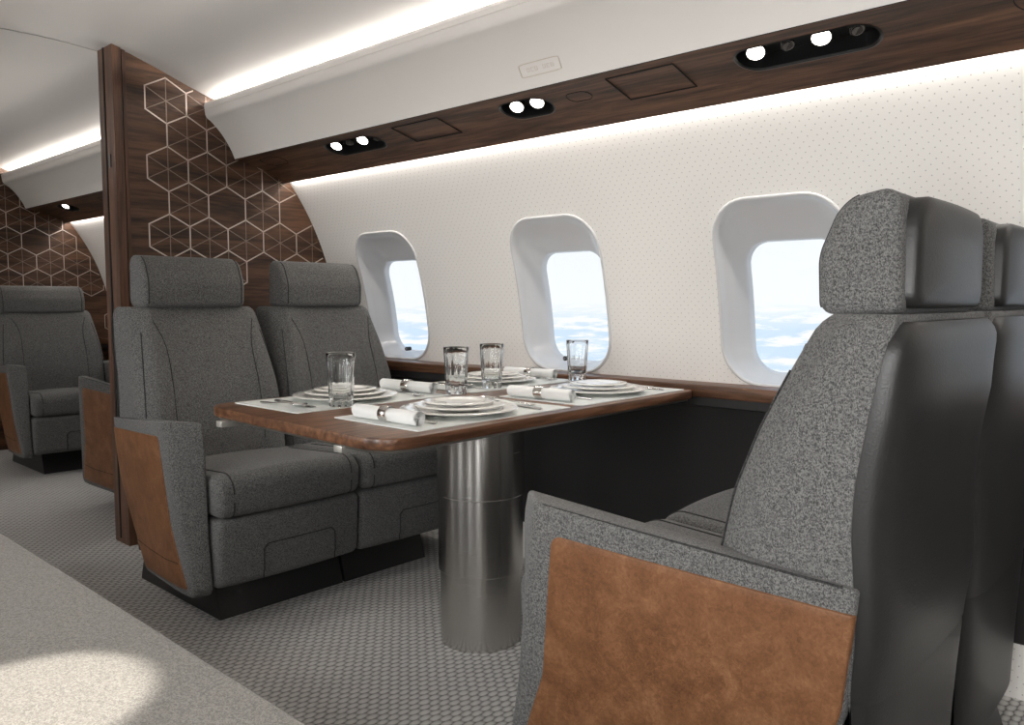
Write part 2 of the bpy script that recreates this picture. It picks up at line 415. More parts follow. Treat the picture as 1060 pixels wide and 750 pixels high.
# ceiling
CP = [(MID, 2.016), (1.2, 2.014), (1.32, 2.006), (1.40, 1.984), (1.49, 1.955), (1.63, 1.906), (1.728, 1.874), (1.79, 1.866), (1.84, 1.86)]
def ceiling_():
    mb = MB(); pr = [(2 * MID - x, z) for x, z in CP[::-1]] + CP[1:]
    ys = lin(Y_END, 6.5, 20)
    R = [[(x, y, z) for x, z in pr] for y in ys]; mb.rings(R, M['white'], closed=False)
    mb.build('ceiling', kind='structure', angle=60)
    mb = MB()
    mb.rings([[(x, y, z - o_) for x, z in pr] for y, o_ in ((Y_BK1 + .012, -.002), (Y_BK1 + .012, .0012), (Y_BK1 + .018, .0012), (Y_BK1 + .018, -.002))], M['edge_steel'], closed=False)
    mb.build('trim_1', kind='structure')
ceiling_()
# bulkheads
TOPC = [(1.32, 2.006), (1.40, 1.984), (1.49, 1.955), (1.63, 1.906), (1.728, 1.874), (1.79, 1.866)]
def bulk_poly(xa):
    p = [(xa, 0)] + [(xa, 2.012)] + [q for q in TOPC if q[0] > xa + .01]
    p += [(1.86, 1.84), (2.0, 1.70)]
    p += [(wallx(z), z) for z in (1.60, 1.55, 1.5, 1.45, 1.4, 1.35, 1.3, 1.25, 1.2, 1.1, 1.0, .9, .8, .7, .5, .3, .0)]
    return p
def hexes(sd, ymin, present, x0, z0, clip, parent, y, thin):
    dx, s = .0865, .0925; P = lambda i, j2: (x0 + dx * i, z0 + s * .5 * j2)   # lattice in half steps
    thickE, thinE = set(), set()
    for (j, k) in present:
        cz = -3 * 2 * k - (3 if j % 2 else 0)          # half-steps
        c = (j, cz); vs = [(j, cz + 2), (j + 1, cz + 1), (j + 1, cz - 1), (j, cz - 2), (j - 1, cz - 1), (j - 1, cz + 1)]
        for a in range(6):
            thickE.add(tuple(sorted((vs[a], vs[(a + 1) % 6])))); thinE.add((c, vs[a]))
    for nm, E_, wd, m_ in (('outline_inlay', thickE, .0052, M['inlay']), ('spoke_inlay', thinE, .0030, M['inlay_thin'])):
        mb = MB(); k = mb.mi(m_)
        for a, b in E_:
            p, q = Vector(P(*a)), Vector(P(*b)); n_ = 6; pts = [p.lerp(q, i / n_) for i in range(n_ + 1)]
            run = [t_ for t_ in pts if clip(t_)]
            if len(run) < 2: continue
            p, q = run[0], run[-1]; d = (q - p).normalized(); nn_ = Vector((-d.y, d.x)) * wd / 2; e_ = d * wd * .4
            c4 = [p - nn_ - e_, q - nn_ + e_, q + nn_ + e_, p + nn_ - e_]
            mb.rings([[(MID + sd * (v.x - MID), y + .001, v.y) for v in c4], [(MID + sd * (v.x - MID), y - .0012, v.y) for v in c4]], m_)
        mb.build(nm, parent)
def ceilz(x):
    for (xa, za), (xb, zb) in zip(TOPC, TOPC[1:]):
        if xa <= x <= xb: return za + (zb - za) * (x - xa) / (xb - xa)
    return 1.85 if x > 1.79 else 2.0
def bulkhead(sd, y0, y1, name, present, hx, hz, n):
    X = lambda x: MID + sd * (x - MID + (.06 if sd < 0 else 0))
    mb = MB(); P = bulk_poly(1.365)
    mb.rings([[(X(x), y0, z) for x, z in P], [(X(x), y1, z) for x, z in P]], M['walnut_x']); b = mb.build(name, kind='structure', angle=20)
    mb = MB()
    def stile(xa, xb, ya, yb, m_):
        T = [(xa, 0), (xb, 0), (xb, min(2.012, ceilz(xb) + .004)), (xa, min(2.014, ceilz(xa) + .006))]
        mb.rings([[(X(x), ya, z) for x, z in T], [(X(x), yb, z) for x, z in T]], m_)
    stile(1.318, 1.352, y0 - .012, y1 + .012, M['walnut_z']); stile(1.352, 1.366, y0 - .002, y1 + .002, M['groove'])
    stile(1.357, 1.371, y0 - .008, y1 + .008, M['walnut_z'])
    mb.box((X(1.317), (y0 + y1) / 2 + .012, 1.02), (.004, .010, 2.0), M['groove']); mb.box((X(1.3155), (y0 + y1) / 2 - .02, 1.56), (.003, .022, .05), M['black'])
    s_ = mb.build('stile', b)
    if present:
        clip = lambda v: 1.38 < v.x < wallx(v.y) - .004 and v.y < ceilz(v.x) - .004 and v.y > .2
        hexes(sd, 0, present, hx, hz, clip, b, y0, 0)
    return b
near_hex = [(0, 0), (0, 1), (0, 2), (1, 0), (1, 1), (1, 2), (2, 0), (2, 1), (2, 2), (3, 0), (3, 2), (4, 1), (4, 2), (6, 1), (6, 2), (5, 1), (8, 2), (5, 0), (2, 3), (7, 0)]
bulkhead(1, Y_BK0, Y_BK1, 'wall_bulkhead_right', near_hex, 1.533, 1.827, 1)
bulkhead(-1, Y_BK0, Y_BK1, 'wall_bulkhead_left', None, 0, 0, 2)
# lattice of the far bulkhead: column 0 at 1.714, a hexagon centre at height 1.41
far_hex = [(0, 0), (1, 0), (2, -1), (4, 0), (3, 0), (5, 0), (6, 1), (0, -1), (1, -1), (0, 1), (2, 1), (4, 1), (-1, 0), (-1, -1), (-2, 0), (-2, 1), (-1, 1), (-3, 0), (-3, 1), (-3, -1), (3, -1), (-2, -1), (8, 2), (1, 1)]
bulkhead(1, Y_FAR, Y_FAR + .1, 'wall_far_right', far_hex, 1.714, 1.41, 3)
bulkhead(-1, Y_FAR, Y_FAR + .1, 'wall_far_left', None, 0, 0, 4)
mb = MB(); mb.box((MID, 6.52, 1.0), (2.6, .04, 2.1), M['white']); mb.build('wall_far_end', kind='structure')
mb = MB(); mb.box((MID, Y_END - .02, 1.0), (2.6, .04, 2.1), M['white']); mb.build('wall_rear_end', kind='structure')

# side ledge + dado
def ledge(sd, y0, y1, n):
    X = lambda x: MID + sd * (x - MID)
    pr = rpoly([(2.283, .695, .004), (2.283, .735, .005), (2.40, .735), (2.40, .695)], 3)
    mb = MB(); mb.rings([[(X(p.x), y, p.y) for p in pr] for y in (y0, y1)], M['walnut_ledge']); o = mb.build('trim_%d' % n, kind='structure')
    pr = [(2.292, .694), (2.292, .668), (2.298, .664), (2.315, .664), (2.335, .62), (2.335, .03), (2.40, .03), (2.40, .694)]
    mb = MB(); mb.rings([[(X(a), y, b_) for a, b_ in pr] for y in (y0, y1)], M['charcoal']); mb.build('trim_%d' % (n + 1), kind='structure')
ledge(1, Y_END, Y_BK0, 2); ledge(1, Y_BK1, Y_FAR, 4); ledge(-1, Y_END, Y_BK0, 6); ledge(-1, Y_BK1, Y_FAR, 8)

# overhead bins with walnut service rail
RA, RB = Vector((1.834, 1.627)), Vector((2.085, 1.550))
def bin_(sd, y0, y1, label, units, hatches, ovals, placard=None):
    X = lambda x: MID + sd * (x - MID)
    o = thing('overhead_bin', label, 'overhead bin', (X(1.9), (y0 + y1) / 2, 1.6)); ox, oy, oz = o.location
    L3 = lambda x, y, z: (X(x) - ox, y - oy, z - oz)
    pr = [(1.745, 1.832), (1.728, 1.846), (1.712, 1.851), (1.702, 1.849), (1.697, 1.838), (1.699, 1.822), (1.7015, 1.8205), (1.6995, 1.819), (1.702, 1.800), (1.706, 1.790), (1.712, 1.784), (1.722, 1.779), (1.738, 1.766), (1.758, 1.747), (1.777, 1.726), (1.793, 1.704), (1.808, 1.682), (1.821, 1.659), (1.834, 1.629), (1.90, 1.66), (1.98, 1.70), (1.93, 1.78), (1.84, 1.84), (1.80, 1.828)]
    mb = MB(); mb.rings([[L3(a, y, b_) for a, b_ in pr] for y in (y0, y1)], M['bin']); mb.build('bin_body', o, angle=24)
    def R3(u, y, dn=0):
        p = RA.lerp(RB, u); nrm = Vector((-(RB - RA).y, (RB - RA).x)).normalized()   # upward normal
        sag = -.010 * math.sin(PI * u) * 0
        p = p + nrm * (dn + .012 * math.sin(PI * min(max(u, 0), 1)))
        return L3(p.x, y, p.y)
    W = (RB - RA).length
    mb = MB(); ys = [y0]
    for u in units:
        c, hl = u[0], u[1]; a, b_ = c - hl - .05, c + hl + .05
        hole = rpoly([(c - hl, (.39 - .205) , .0), (c + hl, .185, 0), (c + hl, .595, 0), (c - hl, .595, 0)])
        H = stadium(c, .39 * W, hl, .205 * W)
        patch(mb, a, b_, 0, W, H, M['walnut_y'], lambda y, q: R3(q / W, y), 5); ys += [a, b_]
    ys.append(y1); ys2 = sorted(ys)
    for a, b_ in zip(ys2[0::2], ys2[1::2]): grid(mb, lin(a, b_, 4), lin(0, 1, 8), M['walnut_y'], lambda y, u: R3(u, y))
    for yb in ys:
        if y0 < yb < y1: mb.rings([[R3(i / 12, yy, .0012) for i in range(13)] for yy in (yb - .012, yb + .012)], M['walnut_y'], closed=False)
    # rear thickness / outer lip of the rail
    mb.rings([[R3(1, y, 0), R3(1, y, .03), R3(.9, y, .03)] for y in (y0, y1)], M['walnut_y'], closed=False)
    mb.rings([[R3(-.0, y, 0), R3(-.0, y, .02)] for y in (y0, y1)], M['groove'], closed=False)
    rail = mb.build('service_rail', o)
    for (ya, yb, ua, ub) in hatches:
        mb = MB(); mb.tube([R3(ua, ya, -.0005), R3(ua, yb, -.0005), R3(ub, yb, -.0005), R3(ub, ya, -.0005)], .0026, M['groove'], 6, True); mb.build('hatch_outline', rail)
    for (c, hl, uc, hu) in ovals:
        mb = MB(); mb.tube([R3(p.y / W, p.x, -.0002) for p in stadium(c, uc * W, hl, hu * W)], .0014, M['groove'], 6, True); mb.build('oval_cover', rail)
    for u in units:
        c, hl, dv = u
        mb = MB(); H = dens(stadium(c, .39 * W, hl, .205 * W), .02)
        cup = lambda g_, dn: [R3((p.y + (0 if 1 else 0)) / W, p.x, dn) for p in (inset(H, g_) if g_ else H)]
        mb.rings([cup(-.004, -.0008), cup(.0, -.0022), cup(.004, .002), cup(.006, .042)], M['black'], cap=False)
        k = mb.mi(M['black']); mb.face([mb.bm.verts.new(p) for p in cup(.006, .042)], k)
        bz = mb.build('light_bezel', rail)
        for kind, yy, uu in dv:
            p = Vector(R3(uu, yy, .010)); nrm = (Vector(R3(uu, yy, -.05)) - p).normalized()
            aim = (nrm + Vector((-sd * .30, -.22, 0))).normalized() if kind == 'L' else (nrm + Vector((-sd * .1, -.35, 0))).normalized()
            mb = MB()
            if kind == 'L':
                a = p - aim * .028; b_ = p + aim * .002
                mb.tube([a, p - aim * .02, p - aim * .004, b_, b_ - aim * .002], [.010, .022, .0245, .0245, .0215], M['nozzle'], 24)
                hs = mb.build('lamp_housing', bz)
                mb = MB(); mb.tube([p - aim * .001, b_ + aim * .0012], .0215, M['lens'], 24); mb.build('lens', bz) if 0 else setattr(mb.build('lens', rail), 'parent', rail)
                l = bpy.data.lights.new('reading_spot', 'SPOT'); l.energy = 5; l.spot_size = math.radians(62); l.spot_blend = .8; l.color = (1, .93, .82); l.shadow_soft_size = .02
                lo = bpy.data.objects.new('reading_spot', l); C.objects.link(lo); lo.parent = o; lo.location = b_ + aim * .008
                lo.rotation_euler = aim.to_track_quat('-Z', 'Y').to_euler()
            else:
                mb.tube([p - aim * .03, p - aim * .012, p - aim * .008, p + aim * .004, p + aim * .006, p + aim * .002], [.014, .012, .017, .016, .012, .006], M['nozzle'], 20)
                mb.tube([p - aim * .036, p - aim * .024], .021, M['nozzle'], 20); mb.build('air_nozzle', rail)
    if placard:
        c, hl = placard; A = Vector((1.757, 1.718)); B = Vector((1.834, 1.629)); nn_ = Vector((-(B.y - A.y), B.x - A.x)).normalized() * -1
        def P3(y, s_): p = A.lerp(B, s_); return L3(p.x + nn_.x * .0015 , y, p.y + nn_.y * .0015)
        mb = MB(); st = stadium(c, .55, hl, .17)
        st = [Vector((p.x, .55 + (p.y - .55))) for p in rpoly([(c - hl, .37, .03), (c + hl, .37, .03), (c + hl, .73, .03), (c - hl, .73, .03)], 5)]
        # curved face: follow the bin profile between A and B
        def face(s_):
            seg = [(1.777, 1.726), (1.793, 1.704), (1.808, 1.682), (1.821, 1.659), (1.834, 1.629)]; q = s_ * 4; i = min(int(q), 3); f_ = q - i
            return seg[i][0] + (seg[i + 1][0] - seg[i][0]) * f_, seg[i][1] + (seg[i + 1][1] - seg[i][1]) * f_
        P3 = lambda y, s_: L3(face(s_)[0] - .0008, y, face(s_)[1] - .0008)
        mb.tube([P3(p.x, p.y) for p in st], .0011, M['placard'], 5, True)
        for i in range(7):
            yy = c - hl * .62 + i * hl * .2
            if i == 3: continue
            mb.tube([P3(yy - .004, .50), P3(yy + .004, .50), P3(yy + .004, .60), P3(yy - .004, .60)], .0006, M['placard'], 4, i % 2 == 0)
        mb.build('placard', o, label='small pale oval-ended placard with tiny tan marks')
    mb = MB(); mb.box(L3(1.775, (y0 + y1) / 2, 1.833), (.03, y1 - y0 - .02, .004), M['led'] if 0 else M['bin']); mb.build('cove_tray', o)
    return o
def stadium(cy, cq, hy, hq, n=8):
    hq2 = min(hq, hy); r = min(hq, hy) * .98
    return rpoly([(cy - hy, cq - hq, r), (cy + hy, cq - hq, r), (cy + hy, cq + hq, r), (cy - hy, cq + hq, r)], n)
UA = (2.60, .165, [('L', 2.71, .35), ('N', 2.615, .33), ('L', 2.54, .35), ('N', 2.455, .37)])
UB = (1.705, .098, [('L', 1.745, .37), ('L', 1.66, .37)])
UC = (.815, .175, [('L', .935, .34), ('N', .852, .33), ('L', .770, .33), ('N', .688, .33)])
bin_(1, Y_END, Y_BK0, 'long white overhead bin with walnut rail running above the three near windows', [UA, UB, UC],
     [(2.055, 2.295, .14, .61), (1.14, 1.355, .14, .64)], [(1.495, .042, .38, .10), (3.16, .075, .33, .16), (.29, .09, .38, .2)], (1.545, .075))
bin_(1, Y_BK1, Y_FAR, 'white overhead bin with walnut rail beyond the walnut bulkhead, over the far chairs', [(5.66, .10, [('L', 5.69, .36)])], [(4.55, 4.80, .15, .6)], [(5.05, .05, .38, .12)])
bin_(-1, Y_END, Y_BK0, 'white overhead bin above the divan, mirror of the one over the windows', [], [], [])
bin_(-1, Y_BK1, Y_FAR, 'white overhead bin on the divan side beyond the bulkhead', [], [], [])

# ------------------------------------------------------------ seats
Y0S = 1.63
def seat(cx, sg, label, arms, group, y0s=Y0S, wide=0, ctl=False, sx=1.0):
    """d = distance from the table's centre along the cabin; sg +1 faces the camera side, -1 faces away"""
    D0 = .95
    root = thing('lounge_seat', label, 'seat', (cx, y0s + sg * D0, 0), group)
    T = lambda x, d, z: (x * (1 + wide), sg * (d - D0), z)
    T0 = T; zq = .93 if ctl else 1; bq = 1.10 if ctl else 1
    TB = lambda x, d, z: T0(x * bq, d, z if z < .42 else .42 + (z - .42) * zq)
    TH = lambda x, d, z: T0(x * (1.27 if ctl else 1), d, z if z < .42 else .42 + (z - .42) * zq - (.012 if ctl else 0))
    tw, sm, lt = M['tweed'], M['seam'], M['leather']
    # plinth
    mb = MB(); x0, x1 = (-.20, .262) if 'L' in arms or 1 else (-.26, .262)
    hw = .2625; pr = [(.70, .0), (1.28, .0), (1.24, .115), (.735, .115)]
    R = [[T(x, a, b_) for a, b_ in pr] for x in ((-.195 if 'L' in arms else -hw), hw + .008 if 'L' in arms and 'R' not in arms else (.185 if 'R' in arms else .115))]
    mb.rings(R, M['plinth']); mb.build('plinth', root)
    # leg rest
    hw = .268; xl = (-.232 if sg < 0 else -.249) if 'L' in arms and 'R' not in arms else -hw
    mb = MB(); pr = rpoly([(.600, .132, .035), (.588, .345, .02), (1.06, .345, .02), (1.06, .125, .02)], 6)
    slab(mb, pr, xl, hw, .02, tw, lambda x, a, b_: T(x, a - .014 * math.cos(x / hw * PI / 2), b_), 4, 8)
    fr = lambda x, z: T(x, .5935 - (.0185 if 1 else 0) * 0 - .014 * math.cos(x / hw * PI / 2) + .005 * (z < .16), z)
    fl = [(-.105, .142), (-.105, .235), (-.09, .25), (.145, .25), (.16, .235), (.16, .142)]
    fl2 = []
    for (a, b_), (c_, d_) in zip(fl, fl[1:]): fl2 += [(a + (c_ - a) * i / 6, b_ + (d_ - b_) * i / 6) for i in range(6)]
    mb.tube([Vector(fr(x, z)) for x, z in fl2 + [fl[-1]]], .0022, sm, 6)
    mb.build('leg_rest', root)
    # seat cushion
    mb = MB(); pr = rpoly([(.582, .350, .03), (.575, .482, .055), (1.10, .452, .02), (1.10, .35, .02)], 8)
    slab(mb, pr, xl, hw, .026, tw, lambda x, a, b_: T(x, a - .014 * math.cos(x / hw * PI / 2), b_ + .008 * math.cos(x / hw * PI / 2) * (b_ > .4)), 5, 10)
    for s_ in (-1, 1):      # piping round the front corner
        pts = [T(s_ * (hw - .042), .588 - .014 * math.cos(.84 * PI / 2) - .0145 + .0, .36)]
        pp = [p for p in pr]
        path = []
        for p in dens(pr, .02):
            if p.x < .98 and p.y > .352 and not (p.x > .65 and p.y < .40): path.append(p)
        xx = hw - .045 if s_ > 0 else xl + .045
        path.sort(key=lambda p: math.atan2(p.y - .40, p.x - .9), reverse=True)
        mb.tube([T(xx, p.x - .014 * math.cos(xx / hw * PI / 2) , p.y + .008 * math.cos(xx / hw * PI / 2) * (p.y > .4) + .0003) for p in path], .0026, sm, 6)
    mb.build('seat_cushion', root)
    T = TB
    # backrest : front face leans; width changes with height
    FZ = [(.40, 1.0), (.55, 1.02), (.70, 1.048), (.82, 1.09), (.90, 1.122), (.982, 1.158)]
    def interp(T_, z):
        if z <= T_[0][0]: return T_[0][1]
        for (a, b_), (c_, d_) in zip(T_, T_[1:]):
            if z <= c_: t_ = (z - a) / (c_ - a); return b_ + (d_ - b_) * t_
        return T_[-1][1]
    WZ = [(.40, .268), (.55, .272), (.70, .264), (.82, .250), (.90, .238), (.982, .226)]
    WR = [(.0, .20), (.28, .225), (.40, .250), (.46, .262), (.70, .266), (.85, .266), (.93, .263), (.982, .256)]
    RZ = [(.10, 1.242), (.35, 1.242), (.45, 1.244), (.53, 1.250), (.60, 1.245), (.68, 1.239), (.75, 1.243), (.84, 1.258), (.92, 1.272), (.982, 1.288)]   # seam line fabric / shell
    def smooth(T_, z): return (interp(T_, z - .02) + interp(T_, z) + interp(T_, z + .02)) / 3
    mb = MB(); R = []
    zs = [.405, .41, .42] + lin(.44, .94, 20) + [.958, .970, .978, .982]
    def ring(z, ins=0):
        h_ = smooth(WZ, z) - ins; f_ = smooth(FZ, z) + ins; r_ = smooth(RZ, z) - ins * .3; out = []
        n = 28
        # front face with gentle bolsters, rounded side corners
        cr_ = .035; hr = smooth(WR, z) - ins
        for i in range(n + 1):
            u = -1 + 2 * i / n; x = u * (h_ - cr_ * .35)
            bol = -.018 * math.exp(-((abs(u) - .78) / .16) ** 2) * (1 - max(0, (z - .80) / .18)) + .010 * math.cos(u * PI / 2)
            rd = cr_ * max(0, (abs(u) - .86) / .14) ** 2.2
            out.append((x, f_ + rd + bol + .0))
        for q in (.15, .4, .7, 1): out.append((h_ + (hr - h_) * q ** .8, f_ + cr_ + (r_ - f_ - cr_) * q))
        out.append((hr * .8, r_ + .004)); out.append((-hr * .8, r_ + .004))
        for q in (1, .7, .4, .15): out.append((-h_ - (hr - h_) * q ** .8, f_ + cr_ + (r_ - f_ - cr_) * q))
        return [T(x, d, z) for x, d in out]
    for z in zs:
        ins = .014 * max(0, (z - .955) / .027) ** 2 + .014 * max(0, (.425 - z) / .02)
        R.append(ring(z, ins))
    mb.rings(R, tw, fan=True)
    # stitched seams on the front face
    def frontpt(u, z):
        h_ = smooth(WZ, z); f_ = smooth(FZ, z); x = u * (h_ - .01225)
        bol = -.018 * math.exp(-((abs(u) - .78) / .16) ** 2) * (1 - max(0, (z - .80) / .18)) + .010 * math.cos(u * PI / 2)
        rd = .035 * max(0, (abs(u) - .86) / .14) ** 2.2
        return T(x, f_ + bol + rd - .0004, z)
    for s_ in (-1, 1):
        cur = [(.84, .935), (.83, .928), (.80, .915), (.73, .88), (.68, .84), (.655, .79), (.64, .72), (.63, .62), (.62, .50)]
        mb.tube([frontpt(s_ * u, z) for u, z in cur], .0020, sm, 6)
        mb.tube([frontpt(s_ * (.985 if sg > 0 else .90), z) for z in lin(.44, .895, 20)], .0018, sm, 6)
    mb.build('backrest', root)
    # shell : dark leather behind
    mb = MB(); R = []
    def sring(z, ins=0, g=0):
        h_ = smooth(WR, z) + .003 - ins; r_ = smooth(RZ, z) + g; dep = interp([(.1, .03), (.45, .04), (.7, .055), (.85, .052), (.975, .034)], z) ; n = 20; out = []
        for i in range(n + 1):
            a = PI * i / n; c_ = math.cos(a); s2 = math.sin(a)
            out.append((math.copysign(abs(c_) ** .5, c_) * h_, r_ + dep * s2 ** .55 - ins * .5))
        out += [(-h_ * .9, r_ - .012), (-h_ * .4, r_ - .04), (h_ * .4, r_ - .04), (h_ * .9, r_ - .012)]
        return [T(x, d, z) for x, d in out]
    for z in [.43] + lin(.45, .93, 18) + [.945, .957, .966, .972]:
        ins = .03 * max(0, (z - .93) / .042) ** 2.4
        R.append(sring(z, ins))
    mb.rings(R, lt, fan=True); sh = mb.build('back_shell', root)
    mb = MB(); R = [sring(z, 0 if z < .42 else .003) for z in lin(.115, .41, 8) + [.428]]
    mb.rings(R, lt, fan=True); mb.build('lower_shell', root)
    # headrest
    T = TH
    hh = .215 if sg < 0 else .190
    def headf(x, a, b_): return T(x + (.027 if sg < 0 else -.018), a + .012 * (abs(x) / hh) ** 2 * min(1, max(0, (1.29 - a) / .12)), b_)
    mb = MB(); pr = rpoly([(1.140, .981, .02), (1.136, 1.07, .08), (1.170, 1.152, .06), (1.262, 1.168, .03), (1.268, .981, .02)], 7)
    slab(mb, pr, -hh, hh, .018, tw, headf, 5, 8)
    xs = hh - .018
    mb.tube([headf(-xs + 2 * xs * 0, p.x, p.y) for p in dens(pr, .02) if p.x < 1.20 and p.y > .99], .0022, sm, 6)
    mb.tube([headf(xs, p.x, p.y) for p in dens(pr, .02) if p.x < 1.20 and p.y > .99], .0022, sm, 6)
    hd = mb.build('headrest', root)
    mb = MB()
    pr_ = .238 if sg < 0 else .170
    P2 = dens(rpoly([(-.168, .990, .022), (pr_, .990, .022), (pr_ - .006, 1.153, .05), (-.162, 1.153, .05)], 6), .03); cc = sum(P2, Vector((0, 0))) / len(P2)
    R = []
    for d_, g_ in ((1.258, 0), (1.290, 0), (1.295, .003), (1.298, .008), (1.300, .016)): R.append([T(p.x, d_ - .006 - .009 * (p.x / .19) ** 2, p.y) for p in shrink(P2, g_)])
    for q in (.6, .3): R.append([T(*(lambda v: (v.x, 1.297 - .009 * (v.x / .19) ** 2, v.y))(cc.lerp(p, q))) for p in shrink(P2, .016)])
    mb.rings(R, lt, fan=True); mb.build('rear_pad', hd, label='dark leather pad on the back of the headrest')
    # armrests
    T = T0
    for side in arms:
        s_ = -1 if side == 'L' else 1
        A = -.350 if 1 else 0
        def outer(d, z):        # distance of the outer face from the seat's centre
            t_ = min(max((d - .70) / .55, 0), 1); return .350 - .066 * t_ ** 1.2 - .045 * (1 - min(z / .62, 1)) ** 1.1
        def af(x, a, b_):       # x: 0 outer .. 1 inner
            o_ = outer(a, b_); i_ = .272 if 'R' in arms else (.240 if sg < 0 else .256); return T(s_ * (o_ + (i_ - o_) * x), a + (.010 if sg < 0 else 0) * max(0, min(1, (1.0 - a) / .3)) - (.115 * min(1, max(.15, (b_ - .1) / .5)) if sg < 0 else .07 * min(1, max(.1, (b_ - .1) / .5))) * x * max(0, min(1, (1.0 - a) / .3)), b_ - .010 * x * (b_ / .6))
        pr = rpoly([(.714, .650, .012), (.655, .30, .3), (.612, .118, .03), (1.05, .105, .05), (1.235, .40, .1), (1.254, .603, .006)], 8)
        mb = MB()
        P = dens(pr, .03); I = inset(P, .012); cen = Vector((.95, .37)); R = []
        def bow(x): return 0
        for q in (.3, .6, .85): R.append([af(0, *cen.lerp(p, q)) for p in I])
        for x, g_ in ((0, .012), (.02, .006), (.07, .002), (.16, 0), (.84, 0), (.93, .002), (.98, .006), (1, .012)): R.append([af(x, *p) for p in inset(P, g_)])
        for q in (.85, .6, .3): R.append([af(1, *cen.lerp(p, q)) for p in I])
        mb.rings(R, tw, fan=True)
        sp_ = [p for p in inset(P, .006) if p.y > .59 or (p.x < .735 and p.y > .13 and p.x < .72)]
        top = [(d, .6465 - (d - .712) * .0836) for d in lin(.735, 1.235, 16)]
        mb.tube([af(.08, d, z + .0005) for d, z in top], .0022, sm, 6)
        ar = mb.build('armrest', root)
        mb = MB()
        pp = rpoly([(.760, .597, .022), (.728, .33, .1), (.655, .140, .01), (1.04, .118, .05), (1.233, .40, .1), (1.252, .566, .006)], 8)
        P = dens(pp, .03); R = []
        for q in (.25, .5, .75, .93): R.append([T(s_ * (outer(c_.x, c_.y) + .0030), c_.x, c_.y) for c_ in (cen.lerp(p, q) for p in inset(P, .004))])
        for g_, o_ in ((.004, .003), (.0015, .0022), (0, 0), (0, -.01)): R.append([T(s_ * (outer(p.x, p.y) + o_), p.x, p.y) for p in inset(P, g_)])
        mb.rings(R, M['cognac'], fan=True)
        mb.tube([T(s_ * (outer(d, z) + .0032), d, z) for d, z in [(.70, .215), (.8, .205), (.95, .20), (1.09, .20)]], .0012, M['groove'], 5)
        mb.build('leather_panel', ar, label='cognac leather side panel')
        if ctl:
            mb = MB(); mb.box(T(s_ * .315, .704, .597), (.046, .014, .030), M['chrome'], .006); mb.box(T(s_ * .315, .698, .597), (.034, .010, .012), M['black'], .003); mb.build('recline_control', ar)
        else:
            mb = MB(); mb.box(T(s_ * .275, .80, .575), (.012, .03, .016), M['black'], .003); mb.build('latch_button', ar)
    return root
gr = None
seat(1.385, 1, 'grey tweed club seat facing the camera across the table, on the aisle', 'L', gr)
seat(1.928, 1, 'grey tweed club seat facing the camera, beside the ledge under the first window', '', gr)
seat(1.398, -1, 'large nearest grey tweed seat seen from behind with cognac side panel, at the right', 'L', gr)
seat(1.95, -1, 'dark-backed seat at the right edge, next to the window side behind the nearest seat', '', gr)
seat(1.755, 1, 'wide grey seat with chrome armrest button before the far bulkhead, at left edge', 'LR', gr, 4.40, .02, True)
seat(1.755, -1, 'grey seat beyond the bulkhead showing only its cognac armrest, behind the walnut post', 'LR', gr, 4.80, .0)

# ------------------------------------------------------------ divan (front left)
dv = thing('divan', 'long pale oatmeal divan in the left foreground beside the aisle', 'sofa', (.2, 1.0, 0))
L2 = lambda x, y, z: (x - .2, y - 1.0, z)
mb = MB(); slab(mb, rpoly([(-.155, .24, .01), (.595, .24, .03), (.600, .42, .012), (-.155, .42, .01)], 5), -.4, 3.2, .012, M['divan'], lambda y, a, b_: L2(a, y, b_), 3, 24); mb.build('seat_cushion', dv)
mb = MB(); mb.box(L2(.20, 1.4, .12), (.68, 3.5, .235), M['plinth'], .01); mb.build('base', dv)
mb = MB(); slab(mb, rpoly([(-.15, .42, .02), (-.07, .42, .02), (-.10, .66, .03), (-.15, .66, .02)], 5), .4, 3.15, .012, M['divan'], lambda y, a, b_: L2(a, y, b_), 3, 24); mb.build('back_cushion', dv)
# ------------------------------------------------------------ table
TZ = .720
tb = thing('dining_table', 'walnut dining table with rounded corners on a steel column between the seats', 'table', (1.645, 1.66, 0))
tx, ty = 1.645, 1.66
mb = MB(); P = dens(rpoly([(.998, 1.262, .085), (2.262, 1.278, .03), (2.262, 2.085, .03), (1.034, 2.085, .085)], 10), .06)
Rr = [[(p.x - tx, p.y - ty, z) for p in inset(P, g_)] for g_, z in ((.006, TZ - .027), (.001, TZ - .025), (0, TZ - .022), (0, TZ - .004), (.0012, TZ - .001), (.004, TZ))]
mb.rings(Rr, M['walnut_t']); tt = mb.build('tabletop', tb)
mb = MB(); mb.rings([[(p.x - tx, p.y - ty, z) for p in inset(P, g_)] for g_, z in ((.014, TZ - .034), (.010, TZ - .0275))], M['edge_steel']); mb.build('under_plate', tb)
for yy in (1.43, 1.95):
    mb = MB(); mb.box((1.030 - tx, yy - ty, TZ - .037), (.046, .030, .016), M['latch'], .002); mb.build('latch', tb)
mb = MB()
mb.lathe([(0.0001, .437), (.122, .437), (.122, .4405), (.1275, .4405), (.1290, .443), (.1285, .684), (0, .684)], M['steel'], c=(.015, -.018, 0), n=96); mb.build('upper_column', tb, angle=12)
mb = MB(); mb.lathe([(0.0001, .212), (.119, .212), (.119, .2155), (.1240, .2155), (.1255, .218), (.125, .441), (0, .441)], M['steel'], c=(.015, -.018, 0), n=96); mb.build('middle_column', tb, angle=12)
mb = MB(); mb.lathe([(0, .0), (.120, .0), (.120, .216), (0, .216)], M['steel'], c=(.015, -.018, 0), n=96); mb.build('lower_column', tb, angle=12)
